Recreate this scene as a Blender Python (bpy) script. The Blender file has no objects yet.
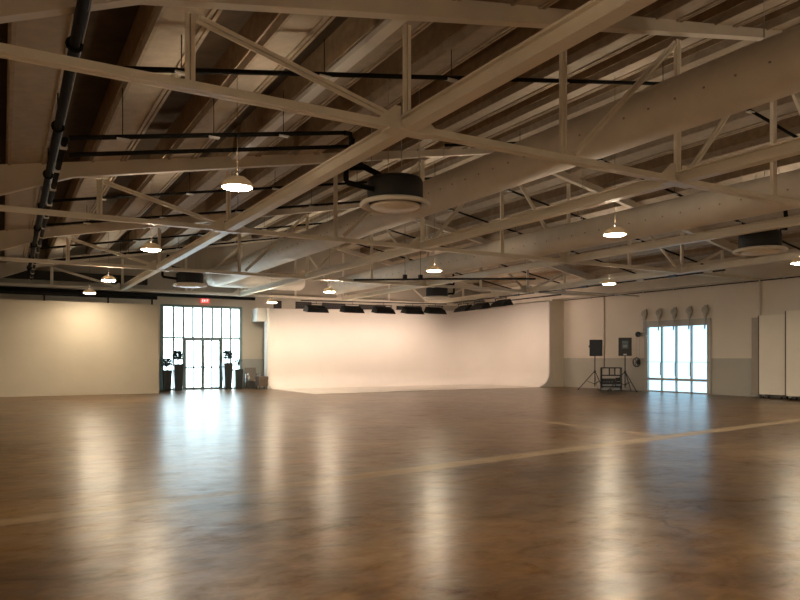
import bpy, math, random
from mathutils import Vector
random.seed(7)
S = bpy.context.scene
COL = S.collection
PI = math.pi

# ------------------------------------------------------------------ materials
def newmat(name):
    m = bpy.data.materials.new(name); m.use_nodes = True
    nt = m.node_tree
    b = nt.nodes['Principled BSDF']
    return m, nt, b

def ramp(nt, fac, stops):
    r = nt.nodes.new('ShaderNodeValToRGB')
    el = r.color_ramp.elements
    while len(el) < len(stops): el.new(0.5)
    for e, (p, c) in zip(el, stops):
        e.position = p; e.color = (*c, 1)
    nt.links.new(fac, r.inputs[0])
    return r.outputs[0]

def noise(nt, scale, detail=4, rough=.55, vec=None, stretch=None):
    n = nt.nodes.new('ShaderNodeTexNoise')
    n.inputs['Scale'].default_value = scale
    n.inputs['Detail'].default_value = detail
    n.inputs['Roughness'].default_value = rough
    if vec is None:
        t = nt.nodes.new('ShaderNodeTexCoord'); vec = t.outputs['Object']
    if stretch:
        mp = nt.nodes.new('ShaderNodeMapping'); mp.inputs['Scale'].default_value = stretch
        nt.links.new(vec, mp.inputs['Vector']); vec = mp.outputs['Vector']
    nt.links.new(vec, n.inputs['Vector'])
    return n.outputs['Fac']

def paint(name, c, rough=.55, var=.08, scale=3.0, metal=0.0, bump=0.0, bscale=60):
    m, nt, b = newmat(name)
    f = noise(nt, scale)
    lo = tuple(x*(1-var) for x in c); hi = tuple(min(1, x*(1+var)) for x in c)
    nt.links.new(ramp(nt, f, [(.3, lo), (.7, hi)]), b.inputs['Base Color'])
    b.inputs['Roughness'].default_value = rough
    b.inputs['Metallic'].default_value = metal
    if bump:
        bn = nt.nodes.new('ShaderNodeBump'); bn.inputs['Strength'].default_value = bump
        bn.inputs['Distance'].default_value = .01
        nt.links.new(noise(nt, bscale, 3), bn.inputs['Height'])
        nt.links.new(bn.outputs[0], b.inputs['Normal'])
    return m

def emit(name, c, s):
    m, nt, b = newmat(name)
    b.inputs['Base Color'].default_value = (*[x*.8 for x in c], 1)
    b.inputs['Emission Color'].default_value = (*c, 1)
    b.inputs['Emission Strength'].default_value = s
    b.inputs['Roughness'].default_value = .4
    return m

def two_tone(name, lower, upper, zsplit, rough=.6):
    m, nt, b = newmat(name)
    g = nt.nodes.new('ShaderNodeNewGeometry')
    sp = nt.nodes.new('ShaderNodeSeparateXYZ'); nt.links.new(g.outputs['Position'], sp.inputs[0])
    cmpn = nt.nodes.new('ShaderNodeMath'); cmpn.operation = 'GREATER_THAN'
    cmpn.inputs[1].default_value = zsplit; nt.links.new(sp.outputs['Z'], cmpn.inputs[0])
    f = noise(nt, .9, 5)
    a = ramp(nt, f, [(.3, tuple(x*.92 for x in lower)), (.7, lower)])
    c = ramp(nt, f, [(.3, tuple(x*.94 for x in upper)), (.7, upper)])
    mx = nt.nodes.new('ShaderNodeMix'); mx.data_type = 'RGBA'
    nt.links.new(cmpn.outputs[0], mx.inputs[0]); nt.links.new(a, mx.inputs[6]); nt.links.new(c, mx.inputs[7])
    nt.links.new(mx.outputs[2], b.inputs['Base Color'])
    b.inputs['Roughness'].default_value = rough
    return m

M = {}
M['steel'] = paint('cream_painted_steel', (.85, .79, .68), .45, .04, 2)
M['beam'] = paint('cream_roof_beam', (.76, .70, .60), .6, .05, 1.5)
M['plank'] = paint('roof_board', (.50, .435, .35), .85, .10, 5, bump=.3, bscale=25)
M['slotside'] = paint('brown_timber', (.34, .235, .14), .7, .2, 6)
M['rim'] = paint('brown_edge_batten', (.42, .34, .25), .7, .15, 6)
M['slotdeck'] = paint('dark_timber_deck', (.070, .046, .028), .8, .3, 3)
M['black'] = paint('black_pipe', (.008, .007, .006), .8, .2, 8); M['black'].node_tree.nodes['Principled BSDF'].inputs['Specular IOR Level'].default_value = .2
M['blackmatte'] = paint('black_matte', (.016, .016, .018), .6, .2, 8)
M['speaker'] = paint('speaker_black', (.02, .02, .023), .5, .2, 30)
M['grille'] = paint('speaker_grille', (.035, .035, .04), .5, .3, 200)
M['duct'] = paint('duct_fabric', (.82, .775, .70), .75, .05, 2.5)
M['nozzle'] = paint('nozzle_dark', (.34, .32, .28), .8)
M['white'] = paint('white_paint', (.80, .77, .72), .5, .03, 2)
M['cyc'] = paint('cyclorama_paint', (.83, .785, .735), .55, .025, .6)
M['cycfloor'] = paint('cyclorama_floor_paint', (.66, .60, .53), .4, .1, 1.2)
M['partition'] = paint('partition_paint', (.53, .47, .37), .6, .04, .8)
M['ring'] = paint('unit_ring', (.86, .81, .73), .45, .04)
M['shade'] = emit('glowing_lamp_shade', (1, .74, .42), .05)
M['frame'] = paint('grey_green_frame', (.17, .24, .24), .4, .08)
M['frame2'] = paint('grey_frame', (.47, .46, .43), .45, .08)
M['planter'] = paint('planter_charcoal', (.022, .030, .032), .35, .2)
M['leaf'] = paint('dark_leaf', (.020, .045, .030), .5, .4, 12)
M['stem'] = paint('brown_stem', (.08, .055, .035), .7)
M['fabric'] = paint('grey_brown_fabric', (.17, .145, .12), .9, .15, 20)
M['brownfab'] = paint('brown_fabric', (.13, .095, .07), .9, .15, 20)
M['chrome'] = paint('chrome', (.6, .6, .6), .25, .05, 4, metal=1)
M['grey'] = paint('grey_gear', (.28, .28, .28), .5, .15)
M['hoist'] = paint('grey_hoist', (.44, .41, .36), .55, .15)
M['flat'] = paint('flat_board', (.84, .78, .68), .6, .03, 1.5)
M['flatedge'] = paint('flat_edge_board', (.36, .32, .27), .7, .08)
M['conduit'] = paint('galvanised_conduit', (.34, .34, .33), .4, .1, 6)
M['clip'] = paint('pale_clip', (.62, .6, .56), .5)
M['cliplue'] = paint('blue_clip', (.06, .10, .18), .5)
M['gapshade'] = paint('flat_gap_shade', (.13, .11, .085), .7, .1)  # shade of the gap beside a flat, as a dark colour
M['vent'] = paint('dark_vent', (.03, .024, .020), .6, .2)
M['lamp'] = emit('lamp_glow', (1, .83, .60), 215)
M['roof_fill'] = emit('lamp_uplight_glow', (1, .83, .60), 105)  # added fill glow for the roof, left row
M['roof_fill2'] = emit('lamp_uplight_glow_strong', (1, .84, .64), 215)  # stronger added fill glow for the higher roof
M['fixture'] = emit('studio_light_glow', (1, .75, .585), 29)
M['pane_white'] = emit('daylit_frosted_pane', (.72, .93, 1), 6.0)
M['pane_blue'] = emit('daylit_blue_pane', (.42, .70, .90), 1.5)
M['exit'] = emit('exit_red', (1, .10, .09), .9)
M['exitword'] = emit('exit_word', (1, .75, .7), 1.2)
M['screen'] = paint('control_panel', (.08, .13, .17), .3)
M['wallback'] = two_tone('entry_wall_paint', (.36, .36, .33), (.56, .51, .43), 1.42)
M['wallright'] = two_tone('right_wall_paint', (.46, .44, .385), (.77, .70, .61), 1.46)
M['wallplain'] = paint('plain_wall_paint', (.56, .50, .42), .6, .05, .8)
M['stub'] = paint('return_wall_paint', (.80, .73, .62), .6, .05, .8)

def floor_mat():
    m, nt, b = newmat('polished_brown_concrete')
    L = nt.links
    geo = nt.nodes.new('ShaderNodeNewGeometry'); pos = geo.outputs['Position']
    big = noise(nt, .22, 6, .6, pos)
    mid = noise(nt, .7, 6, .6, pos, (1, 1.5, 1)); mid.node.inputs['Distortion'].default_value = 1.2
    fine = noise(nt, 3.2, 8, .7, pos, (1, 1.6, 1)); fine.node.inputs['Distortion'].default_value = .5
    def math_(op, a, bb, clamp=False):
        n = nt.nodes.new('ShaderNodeMath'); n.operation = op; n.use_clamp = clamp
        for i, v in enumerate((a, bb)):
            if isinstance(v, (int, float)): n.inputs[i].default_value = v
            else: L.new(v, n.inputs[i])
        return n.outputs[0]
    mixf = math_('ADD', math_('MULTIPLY', big, .34), math_('ADD', math_('MULTIPLY', mid, .36), math_('MULTIPLY', fine, .30)))
    colr = ramp(nt, mixf, [(.38, (.030, .012, .003)), (.46, (.070, .033, .009)), (.52, (.112, .056, .016)), (.60, (.175, .098, .034)), (.68, (.25, .16, .07))])
    sp = nt.nodes.new('ShaderNodeSeparateXYZ'); L.new(pos, sp.inputs[0])
    X, Y = sp.outputs['X'], sp.outputs['Y']
    wob = math_('MULTIPLY', math_('SUBTRACT', noise(nt, 2.5, 4, .6, pos), .5), .07)
    # long filled trench crossing the floor, slightly skewed to the grid
    d = math_('SUBTRACT', math_('ADD', Y, wob), math_('ADD', math_('MULTIPLY', X, .139), 7.22))
    band = math_('MULTIPLY', math_('LESS_THAN', math_('ABSOLUTE', d, 0), .19), math_('MULTIPLY', math_('SUBTRACT', X, 2.0), .28, True))
    bandl = math_('MULTIPLY', math_('MULTIPLY', math_('LESS_THAN', math_('ABSOLUTE', d, 0), .13), .42), math_('LESS_THAN', X, 4.0))
    d2 = math_('SUBTRACT', math_('ADD', X, wob), 10.9)
    band2 = math_('MULTIPLY', math_('LESS_THAN', math_('ABSOLUTE', d2, 0), .10),
                  math_('MULTIPLY', math_('GREATER_THAN', Y, 8.8), math_('LESS_THAN', Y, 12.4)))
    fill = math_('MULTIPLY', math_('MAXIMUM', math_('MAXIMUM', band, bandl), math_('MULTIPLY', band2, .95)), math_('ADD', .50, math_('MULTIPLY', fine, .45)), True)
    mx = nt.nodes.new('ShaderNodeMix'); mx.data_type = 'RGBA'
    L.new(fill, mx.inputs[0]); L.new(colr, mx.inputs[6]); mx.inputs[7].default_value = (.34, .25, .145, 1)
    # saw-cut edges of the trench, cracks and small scuffs
    e1 = math_('LESS_THAN', math_('ABSOLUTE', math_('SUBTRACT', math_('ABSOLUTE', d, 0), .195), 0), .014)
    vor = nt.nodes.new('ShaderNodeTexVoronoi'); vor.feature = 'DISTANCE_TO_EDGE'; vor.inputs['Scale'].default_value = .16
    wv = nt.nodes.new('ShaderNodeVectorMath'); wv.operation = 'ADD'
    nz = nt.nodes.new('ShaderNodeTexNoise'); nz.inputs['Scale'].default_value = .9; nz.inputs['Detail'].default_value = 5
    L.new(pos, nz.inputs['Vector']); L.new(pos, wv.inputs[0]); L.new(nz.outputs['Color'], wv.inputs[1])
    L.new(wv.outputs[0], vor.inputs['Vector'])
    crack = math_('MULTIPLY', math_('LESS_THAN', vor.outputs['Distance'], .0035), math_('GREATER_THAN', mid, .5))
    spots = math_('GREATER_THAN', noise(nt, 3.3, 2, .4, pos, (1, 2.2, 1)), .73)
    dark = math_('MULTIPLY', math_('MAXIMUM', math_('MAXIMUM', math_('MULTIPLY', e1, .75), math_('MULTIPLY', crack, .8)), math_('MULTIPLY', spots, .6)), .8)
    mx2 = nt.nodes.new('ShaderNodeMix'); mx2.data_type = 'RGBA'
    L.new(dark, mx2.inputs[0]); L.new(mx.outputs[2], mx2.inputs[6]); mx2.inputs[7].default_value = (.035, .022, .012, 1)
    L.new(mx2.outputs[2], b.inputs['Base Color'])
    r = nt.nodes.new('ShaderNodeMapRange'); r.inputs[1].default_value = .35; r.inputs[2].default_value = .65
    r.inputs[3].default_value = .278; r.inputs[4].default_value = .30
    L.new(mixf, r.inputs[0]); L.new(math_('ADD', r.outputs[0], math_('MULTIPLY', fill, .15)), b.inputs['Roughness'])
    b.inputs['IOR'].default_value = 1.42
    scuff = noise(nt, 2.6, 8, .68, pos, (1, 1.7, 1)); scuff.node.inputs['Distortion'].default_value = .7
    swirl = noise(nt, .45, 5, .6, pos); swirl.node.inputs['Distortion'].default_value = 2.0
    sl = nt.nodes.new('ShaderNodeMapRange'); sl.inputs[1].default_value = .38; sl.inputs[2].default_value = .62
    sl.inputs[3].default_value = .10; sl.inputs[4].default_value = .68
    L.new(math_('ADD', math_('MULTIPLY', scuff, .6), math_('MULTIPLY', swirl, .4)), sl.inputs[0]); L.new(sl.outputs[0], b.inputs['Specular IOR Level'])
    bp = nt.nodes.new('ShaderNodeBump'); bp.inputs['Strength'].default_value = .42; bp.inputs['Distance'].default_value = .02
    L.new(noise(nt, 2.2, 4, .5, pos, (1, 1, 1)), bp.inputs['Height']); L.new(bp.outputs[0], b.inputs['Normal'])
    return m
M['floor'] = floor_mat()

# ------------------------------------------------------------------ mesh builder
class MB:
    def __init__(s): s.v = []; s.f = []; s.sm = []; s.mi = []; s.cur = 0
    def face(s, idx, smooth=False): s.f.append(tuple(idx)); s.sm.append(smooth); s.mi.append(s.cur)
    def box(s, x0, x1, y0, y1, z0, z1):
        o = len(s.v)
        s.v += [(x, y, z) for z in (z0, z1) for x, y in ((x0, y0), (x1, y0), (x1, y1), (x0, y1))]
        for q in ((0, 3, 2, 1), (4, 5, 6, 7), (0, 1, 5, 4), (1, 2, 6, 5), (2, 3, 7, 6), (3, 0, 4, 7)): s.face([o+i for i in q])
        return s
    def basis(s, p, q, up=(0, 0, 1)):
        p = Vector(p); q = Vector(q); d = (q-p).normalized(); u = Vector(up)
        if abs(d.dot(u)) > .98: u = Vector((0, 1, 0))
        a = d.cross(u).normalized(); b = a.cross(d).normalized()
        return p, q, d, a, b
    def bar(s, p, q, w, h, up=(0, 0, 1)):
        p, q, d, a, b = s.basis(p, q, up); o = len(s.v)
        for c in (p, q):
            for i, j in ((-1, -1), (1, -1), (1, 1), (-1, 1)): s.v.append(tuple(c+a*(w/2*i)+b*(h/2*j)))
        for qd in ((3, 2, 1, 0), (4, 5, 6, 7), (0, 1, 5, 4), (1, 2, 6, 5), (2, 3, 7, 6), (3, 0, 4, 7)): s.face([o+i for i in qd])
        return s
    def angles(s, p, q, w, up=(0, 1, 0)):
        """pair of back-to-back steel angles with a slot between them"""
        p, q, d, a, b = s.basis(p, q, up)
        for sg in (-1, 1):
            off = a*(sg*w*.29)
            s.bar(p+off, q+off, w*.42, w*.16, tuple(b))
            off2 = a*(sg*w*.12)+b*(w*.35)
            s.bar(p+off2, q+off2, w*.12, w*.8, tuple(b))
        return s
    def cyl(s, p, q, r, n=12, r2=None, caps=True):
        r2 = r if r2 is None else r2
        p, q, d, a, b = s.basis(p, q); o = len(s.v)
        for c, rr in ((p, r), (q, r2)):
            for i in range(n):
                t = 2*PI*i/n; s.v.append(tuple(c+a*(rr*math.cos(t))+b*(rr*math.sin(t))))
        for i in range(n):
            j = (i+1) % n; s.face((o+i, o+j, o+n+j, o+n+i), True)
        if caps:
            s.face([o+i for i in range(n)][::-1]); s.face([o+n+i for i in range(n)])
        return s
    def tube(s, pts, r, n=10):
        pts = [Vector(p) for p in pts]; o = len(s.v); N = len(pts); ref = None
        for k, p in enumerate(pts):
            d = (pts[min(k+1, N-1)]-pts[max(k-1, 0)]).normalized()
            u = Vector((0, 0, 1)) if abs(d.z) < .9 else Vector((0, 1, 0))
            if ref is not None and (ref-d*ref.dot(d)).length > .1: a = (ref-d*ref.dot(d)).normalized()
            else: a = d.cross(u).normalized()
            ref = a; b = a.cross(d)
            rr = r[k] if isinstance(r, (list, tuple)) else r
            for i in range(n):
                t = 2*PI*i/n; s.v.append(tuple(p+a*(rr*math.cos(t))+b*(rr*math.sin(t))))
        for k in range(N-1):
            for i in range(n):
                j = (i+1) % n; s.face((o+k*n+i, o+k*n+j, o+(k+1)*n+j, o+(k+1)*n+i), True)
        s.face([o+i for i in range(n)][::-1]); s.face([o+(N-1)*n+i for i in range(n)])
        return s
    def lathe(s, prof, c=(0, 0, 0), n=32, smooth=True):
        o = len(s.v); m = len(prof)
        for r, z in prof:
            for i in range(n):
                t = 2*PI*i/n; s.v.append((c[0]+r*math.cos(t), c[1]+r*math.sin(t), c[2]+z))
        for k in range(m-1):
            for i in range(n):
                j = (i+1) % n; s.face((o+k*n+i, o+k*n+j, o+(k+1)*n+j, o+(k+1)*n+i), smooth)
        s.face([o+i for i in range(n)][::-1]); s.face([o+(m-1)*n+i for i in range(n)])
        return s
    def prism(s, poly, y0, y1, axis='y', smooth=False):
        """polygon (a,b) extruded: axis y -> (a, y, b); axis x -> (x, a, b); axis z -> (a, b, z)"""
        o = len(s.v); n = len(poly)
        for t in (y0, y1):
            for a, b in poly: s.v.append({'y': (a, t, b), 'x': (t, a, b), 'z': (a, b, t)}[axis])
        for i in range(n):
            j = (i+1) % n; s.face((o+i, o+j, o+n+j, o+n+i), smooth)
        s.face([o+i for i in range(n)][::-1]); s.face([o+n+i for i in range(n)])
        return s
    def ball(s, c, r, sx=1, sy=1, sz=1, n=10, m=6):
        pr = [(max(.001, math.sin(PI*k/m)), -math.cos(PI*k/m)) for k in range(m+1)]
        o = len(s.v)
        for a, z in pr:
            for i in range(n):
                t = 2*PI*i/n; s.v.append((c[0]+r*sx*a*math.cos(t), c[1]+r*sy*a*math.sin(t), c[2]+r*sz*z))
        for k in range(m):
            for i in range(n):
                j = (i+1) % n; s.face((o+k*n+i, o+k*n+j, o+(k+1)*n+j, o+(k+1)*n+i), True)
        return s
    def build(s, name, mats, parent=None, origin=None, local=False):
        if not isinstance(mats, (list, tuple)): mats = [mats]
        me = bpy.data.meshes.new(name)
        if parent is not None: org = Vector((0, 0, 0)) if local else wloc(parent)
        elif origin is not None: org = Vector(origin)
        else:
            xs = [v[0] for v in s.v]; ys = [v[1] for v in s.v]; zs = [v[2] for v in s.v]
            org = Vector(((min(xs)+max(xs))/2, (min(ys)+max(ys))/2, min(zs)))
        me.from_pydata([tuple(Vector(v)-org) for v in s.v], [], s.f)
        for m in mats: me.materials.append(m)
        me.polygons.foreach_set('use_smooth', s.sm); me.polygons.foreach_set('material_index', s.mi)
        me.update()
        import bmesh
        bm = bmesh.new(); bm.from_mesh(me); bmesh.ops.recalc_face_normals(bm, faces=bm.faces); bm.to_mesh(me); bm.free()
        o = bpy.data.objects.new(name, me); COL.objects.link(o)
        if parent is not None: o.parent = parent
        else: o.location = org
        return o

def wloc(o):
    v = Vector((0, 0, 0))
    while o is not None: v += o.location; o = o.parent
    return v

def tag(o, label, cat, group=None, kind=None):
    if label: o['label'] = label
    if cat: o['category'] = cat
    if group: o['group'] = group
    if kind: o['kind'] = kind
    return o

def thing(name, label, cat, loc, group=None, rz=0):
    o = bpy.data.objects.new(name, None); COL.objects.link(o)
    o.location = loc; o.rotation_euler = (0, 0, rz); o.empty_display_size = .2
    return tag(o, label, cat, group)

def struct(o, label, cat):
    return tag(o, label, cat, kind='structure')

def copy_tree(o, parent=None):
    c = o.copy(); COL.objects.link(c)
    if parent is not None: c.parent = parent
    for ch in list(o.children): copy_tree(ch, c)
    return c

# ------------------------------------------------------------------ layout numbers
H = 1.5                                  # eye height
XR, YB = 24.86, 32.6                     # right wall, back wall
XL, YF = -6.0, -5.0                      # left wall, wall behind the camera
GX = [-.69, 4.54, 9.84, 15.16, 20.47]    # girder lines
FY = [7.68, 15.82, 23.96, 32.10]         # truss lines
ZC = 4.416                               # underside of the bottom chords
RID = 12.55                              # ridge
def roof(x):
    if x > RID: return 7.559-.18*(x-RID)
    if x < -.69: return 5.176+.18*(-.69-x)
    return 5.30+.18*x
def beamlow(x):
    if x > RID: x = 2*RID-x
    if x < -.69: x = -1.38-x
    return 5.213+.40*(x-1.25) if x < 1.25 else 4.97+.194*x

# ------------------------------------------------------------------ room shell
b = MB(); b.box(XL-.2, XR+.2, YF-.2, YB+.2, -.2, 0)
struct(b.build('floor', M['floor'], origin=(0, 0, 0)), 'polished mottled brown concrete floor with a pale filled trench', 'floor')

# ceiling: boards with deep timber-sided slots between them, ridge at mid-span
b = MB()
prof = []                                # (x, z, material of the face that follows)
per, wid, dep = 1.475, .82, .58
x = -6.2; edges = []
k = -5
while .82+per*k < XR+.3:
    edges.append((.82+per*k, .82+per*k+wid)); k += 1
pts = [(-6.2, 0, 0)]
for (a, c) in edges:
    if a < -6.1 or c > XR: continue
    if -.9 < a < -.5: c = .06
    if .7 < a < .9: c = 1.58
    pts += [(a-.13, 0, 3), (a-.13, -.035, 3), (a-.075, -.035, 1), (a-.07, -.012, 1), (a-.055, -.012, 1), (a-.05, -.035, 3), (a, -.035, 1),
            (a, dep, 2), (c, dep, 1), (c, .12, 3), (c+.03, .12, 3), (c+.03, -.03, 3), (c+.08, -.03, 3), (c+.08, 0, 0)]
pts.append((XR+.2, 0, 0))
full = []
for i, (px, dz, mi) in enumerate(pts):
    full.append((px, roof(px)+dz, mi))
    if i+1 < len(pts):
        for brk in (-.69, RID):
            if px < brk < pts[i+1][0]: full.append((brk, roof(brk)+(dz if pts[i+1][1] == dz else 0), mi))
y0, y1 = YF-.2, YB+.2
for i in range(len(full)-1):
    (xa, za, mi), (xb, zb, _) = full[i], full[i+1]
    b.cur = mi
    o = len(b.v); b.v += [(xa, y0, za), (xb, y0, zb), (xb, y1, zb), (xa, y1, za)]
    b.face((o, o+3, o+2, o+1))
b.cur = 0
zt = 8.6
o = len(b.v); b.v += [(-6.2, y0, zt), (XR+.2, y0, zt), (XR+.2, y1, zt), (-6.2, y1, zt)]; b.face((o, o+1, o+2, o+3))
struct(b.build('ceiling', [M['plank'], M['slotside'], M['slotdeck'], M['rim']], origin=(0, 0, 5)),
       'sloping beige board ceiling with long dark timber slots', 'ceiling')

# back wall with the entrance opening
EX0, EX1, EZ = 6.22, 10.02, 3.93
b = MB()
b.box(XL-.2, EX0, YB, YB+.25, 0, 8.6).box(EX1, XR+.2, YB, YB+.25, 0, 8.6).box(EX0, EX1, YB, YB+.25, EZ, 8.6)
struct(b.build('wall_back', M['wallback'], origin=(0, YB, 0)), 'back wall with grey lower band around the glass entrance', 'wall')
# right wall with the glazed opening
WY0, WY1, WZ = 17.95, 21.02, 2.90
b = MB()
b.box(XR, XR+.25, YF-.2, WY0, 0, 8.6).box(XR, XR+.25, WY1, YB, 0, 8.6).box(XR, XR+.25, WY0, WY1, WZ, 8.6)
struct(b.build('wall_right', M['wallright'], origin=(XR, 0, 0)), 'long beige right wall with a grey painted lower band', 'wall')
b = MB(); b.box(XL-.25, XL, YF-.2, YB, 0, 8.6)
struct(b.build('wall_left', M['wallplain']), 'plain beige left wall outside the picture', 'wall')
b = MB(); b.box(XL, XR, YF-.25, YF, 0, 8.6)
struct(b.build('wall_front', M['wallplain']), 'plain beige wall behind the viewer', 'wall')
b = MB(); b.box(XL, 5.62, 29.95, 30.12, 0, 3.69); b.box(5.62, 5.66, 29.93, 30.14, 0, 3.69)
struct(b.build('wall_partition', M['partition']), 'free-standing beige partition wall left of the glass entrance', 'wall')
b = MB(); b.box(24.07, XR, 26.3, 26.5, 0, 4.44)
struct(b.build('wall_return', M['stub']), 'short brown-grey wall return at the right end of the cyclorama', 'wall')
# eave beams along both low sides of the roof
b = MB(); b.box(24.5, XR, YF, YB, 4.47, roof(24.5)-.02); b.box(24.42, XR, YF, YB, 4.456, 4.51)
struct(b.build('trim_1', M['beam']), 'cream eave beam above the right wall', 'trim')

# ------------------------------------------------------------------ entrance glazing (back wall)
ent = thing('window_1', 'tall white-lit glass entrance with eight panes across', 'window', (8.12, YB, 0)); ent['kind'] = 'structure'
px = [6.36, 6.80, 7.25, 7.68, 8.13, 8.58, 9.02, 9.46, 9.90]
yf0, yf1 = YB-.03, YB+.11
b = MB()
b.box(EX0, 6.36, yf0, yf1, 0, EZ); b.box(9.90, EX1, yf0, yf1, 0, EZ); b.box(6.36, 9.90, yf0, yf1, EZ-.12, EZ)
b.box(6.36, 9.90, yf0, yf1, 2.36, 2.44)
b.box(6.36, 7.19, yf0, yf1, 0, .06); b.box(9.08, 9.90, yf0, yf1, 0, .06)
for i, xx in enumerate(px[1:-1]):
    b.box(xx-.04, xx+.04, yf0, yf1, 2.44, EZ-.12)
    if i in (0, 6): b.box(xx-.04, xx+.04, yf0, yf1, .06, 2.36)
    if i in (1, 5): b.box(xx-.05, xx+.05, yf0, yf1, 0, 2.36)
b.build('frame', M['frame'], ent)
for i in range(8):
    MB().box(px[i]+.025, px[i+1]-.025, YB+.05, YB+.07, 2.44, EZ-.12).build('pane', M['pane_white'], ent)
    if i in (0, 1, 6, 7):
        a0 = px[i]+(.0 if i in (0, 7) else .025) + (.025 if i == 7 else 0) + (.025 if i == 6 else 0)
        a1 = px[i+1]-(.05 if i in (1,) else .025)
        MB().box(a0, a1, YB+.05, YB+.07, .06, 2.36).build('pane', M['pane_white'], ent)
for n, (a, c, hx) in enumerate(((7.30, 8.13, 8.06), (8.13, 8.97, 8.20))):
    d = thing('door_%d' % (n+1), ['left leaf of the glazed double entrance door', 'right leaf of the glazed double entrance door'][n], 'door', ((a+c)/2, YB, 0)); d['kind'] = 'structure'
    b = MB(); yd0, yd1 = YB-.02, YB+.04; m = (a+c)/2
    b.box(a+.004, a+.075, yd0, yd1, .01, 2.35); b.box(c-.075, c-.004, yd0, yd1, .01, 2.35)
    b.box(a+.06, c-.06, yd0, yd1, 2.28, 2.35); b.box(a+.06, c-.06, yd0, yd1, .01, .10)
    b.box(a+.06, c-.06, yd0, yd1, 1.00, 1.07); b.box(m-.03, m+.03, yd0, yd1, .10, 2.28)
    df = b.build('door_frame', M['frame'], d)
    for (q0, q1) in ((a+.06, m-.02), (m+.02, c-.06)):
        for (z0, z1) in ((.10, 1.00), (1.07, 2.28)):
            MB().box(q0, q1, YB+.005, YB+.02, z0, z1).build('pane', M['pane_white'], d)
    MB().cyl((hx, yd0-.05, .9), (hx, yd0-.05, 1.3), .014).cyl((hx, yd0-.05, .95), (hx, yd0, .95), .01).cyl((hx, yd0-.05, 1.25), (hx, yd0, 1.25), .01).build('handle', M['chrome'], df)

# exit sign above the entrance
ex = thing('exit_sign', 'small red lit exit sign above the glass entrance', 'sign', (8.22, YB-.09, 4.13))
MB().box(8.04, 8.40, YB-.11, YB-.03, 4.06, 4.24).build('housing', M['exit'], ex)
def stroke(bm, segs, x0, z0, w, h, y, t=.016):
    for (xa, za, xb, zb) in segs: bm.bar((x0+xa*w, y, z0+za*h), (x0+xb*w, y, z0+zb*h), t, .004, (0, 1, 0))
b = MB(); yy = YB-.113
for i, segs in enumerate((((0, 0, 0, 1), (0, 0, 1, 0), (0, .5, .8, .5), (0, 1, 1, 1)), ((0, 0, 1, 1), (0, 1, 1, 0)), ((.5, 0, .5, 1),), ((.5, 0, .5, 1), (0, 1, 1, 1)))):
    stroke(b, segs, 8.085+i*.075, 4.10, .048, .10, yy)
b.build('lettering', M['exitword'], ex)
MB().box(8.19, 8.25, YB-.08, YB, 4.24, 4.27).build('bracket', M['frame'], ex)

# ------------------------------------------------------------------ right glazed opening
win = thing('window_2', 'blue-white factory window on the right wall, four panes wide', 'window', (XR, 19.5, 0)); win['kind'] = 'structure'
b = MB(); xa, xb = XR-.07, XR+.08
b.box(xa, xb, WY0-.12, WY0+.05, 0, 3.07); b.box(xa, xb, WY1-.05, WY1+.12, 0, 3.07)
b.box(xa, xb, WY0+.05, WY1-.05, 2.82, 3.07); b.box(xa, xb, WY0+.05, WY1-.05, 0, .05); b.box(xa, xb, WY0+.05, WY1-.05, .50, .60)
ym = [WY0+.05 + (WY1-WY0-.10)*i/4 for i in range(5)]
for yy in ym[1:-1]:
    b.box(xa, xb, yy-.03, yy+.03, .05, .5); b.box(xa, xb, yy-.035, yy+.035, .6, 2.82)
b.box(xa-.03, xa, WY0-.12, WY1+.12, 2.98, 3.09)
b.build('frame', M['frame2'], win)
for i in range(4):
    for (z0, z1) in ((.05, .5), (.6, 2.82)):
        MB().box(XR+.02, XR+.04, ym[i]+.03, ym[i+1]-.03, z0, z1).build('pane', M['pane_blue'], win)
MB().cyl((xa-.02, WY0-.1, 1.30), (xa-.02, WY1+.1, 1.30), .007, 6).build('pull_wire', M['frame'], win)
for yy in ym[1:-1]:
    MB().box(xa-.05, xa-.004, yy-.03, yy+.03, .72, 1.28).build('latch_bar', M['hoist'], win)

ordn = ['leftmost', 'second from left', 'middle', 'second from right', 'rightmost']
def make_hoist():
    root = thing('window_hoist', None, 'hoist', (0, 0, 0), 'hoists over the factory window')
    MB().cyl((-.15, 0, .0), (-.05, 0, .0), .14, 20).prism([(-.10, -.02), (.10, -.02), (.05, -.30), (-.05, -.30)], -.13, -.06, 'x').cyl((-.18, 0, 0), (-.15, 0, 0), .04, 12).build('drum', M['hoist'], root, local=True)
    MB().box(-.06, 0, -.07, .07, -.2, .2).build('bracket', M['hoist'], root, local=True)
    MB().box(-.15, -.11, -.025, .025, -.78, -.155).build('strap', M['frame2'], root, local=True)
    return root
ph = make_hoist()
for i, yy in enumerate((21.12, 20.33, 19.55, 18.8, 18.05)):
    o = ph if i == 0 else copy_tree(ph)
    o.location = (XR, yy, 3.44)
    o['label'] = 'round grey hoist drum above the right window, %s of the five' % ordn[i]

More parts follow.
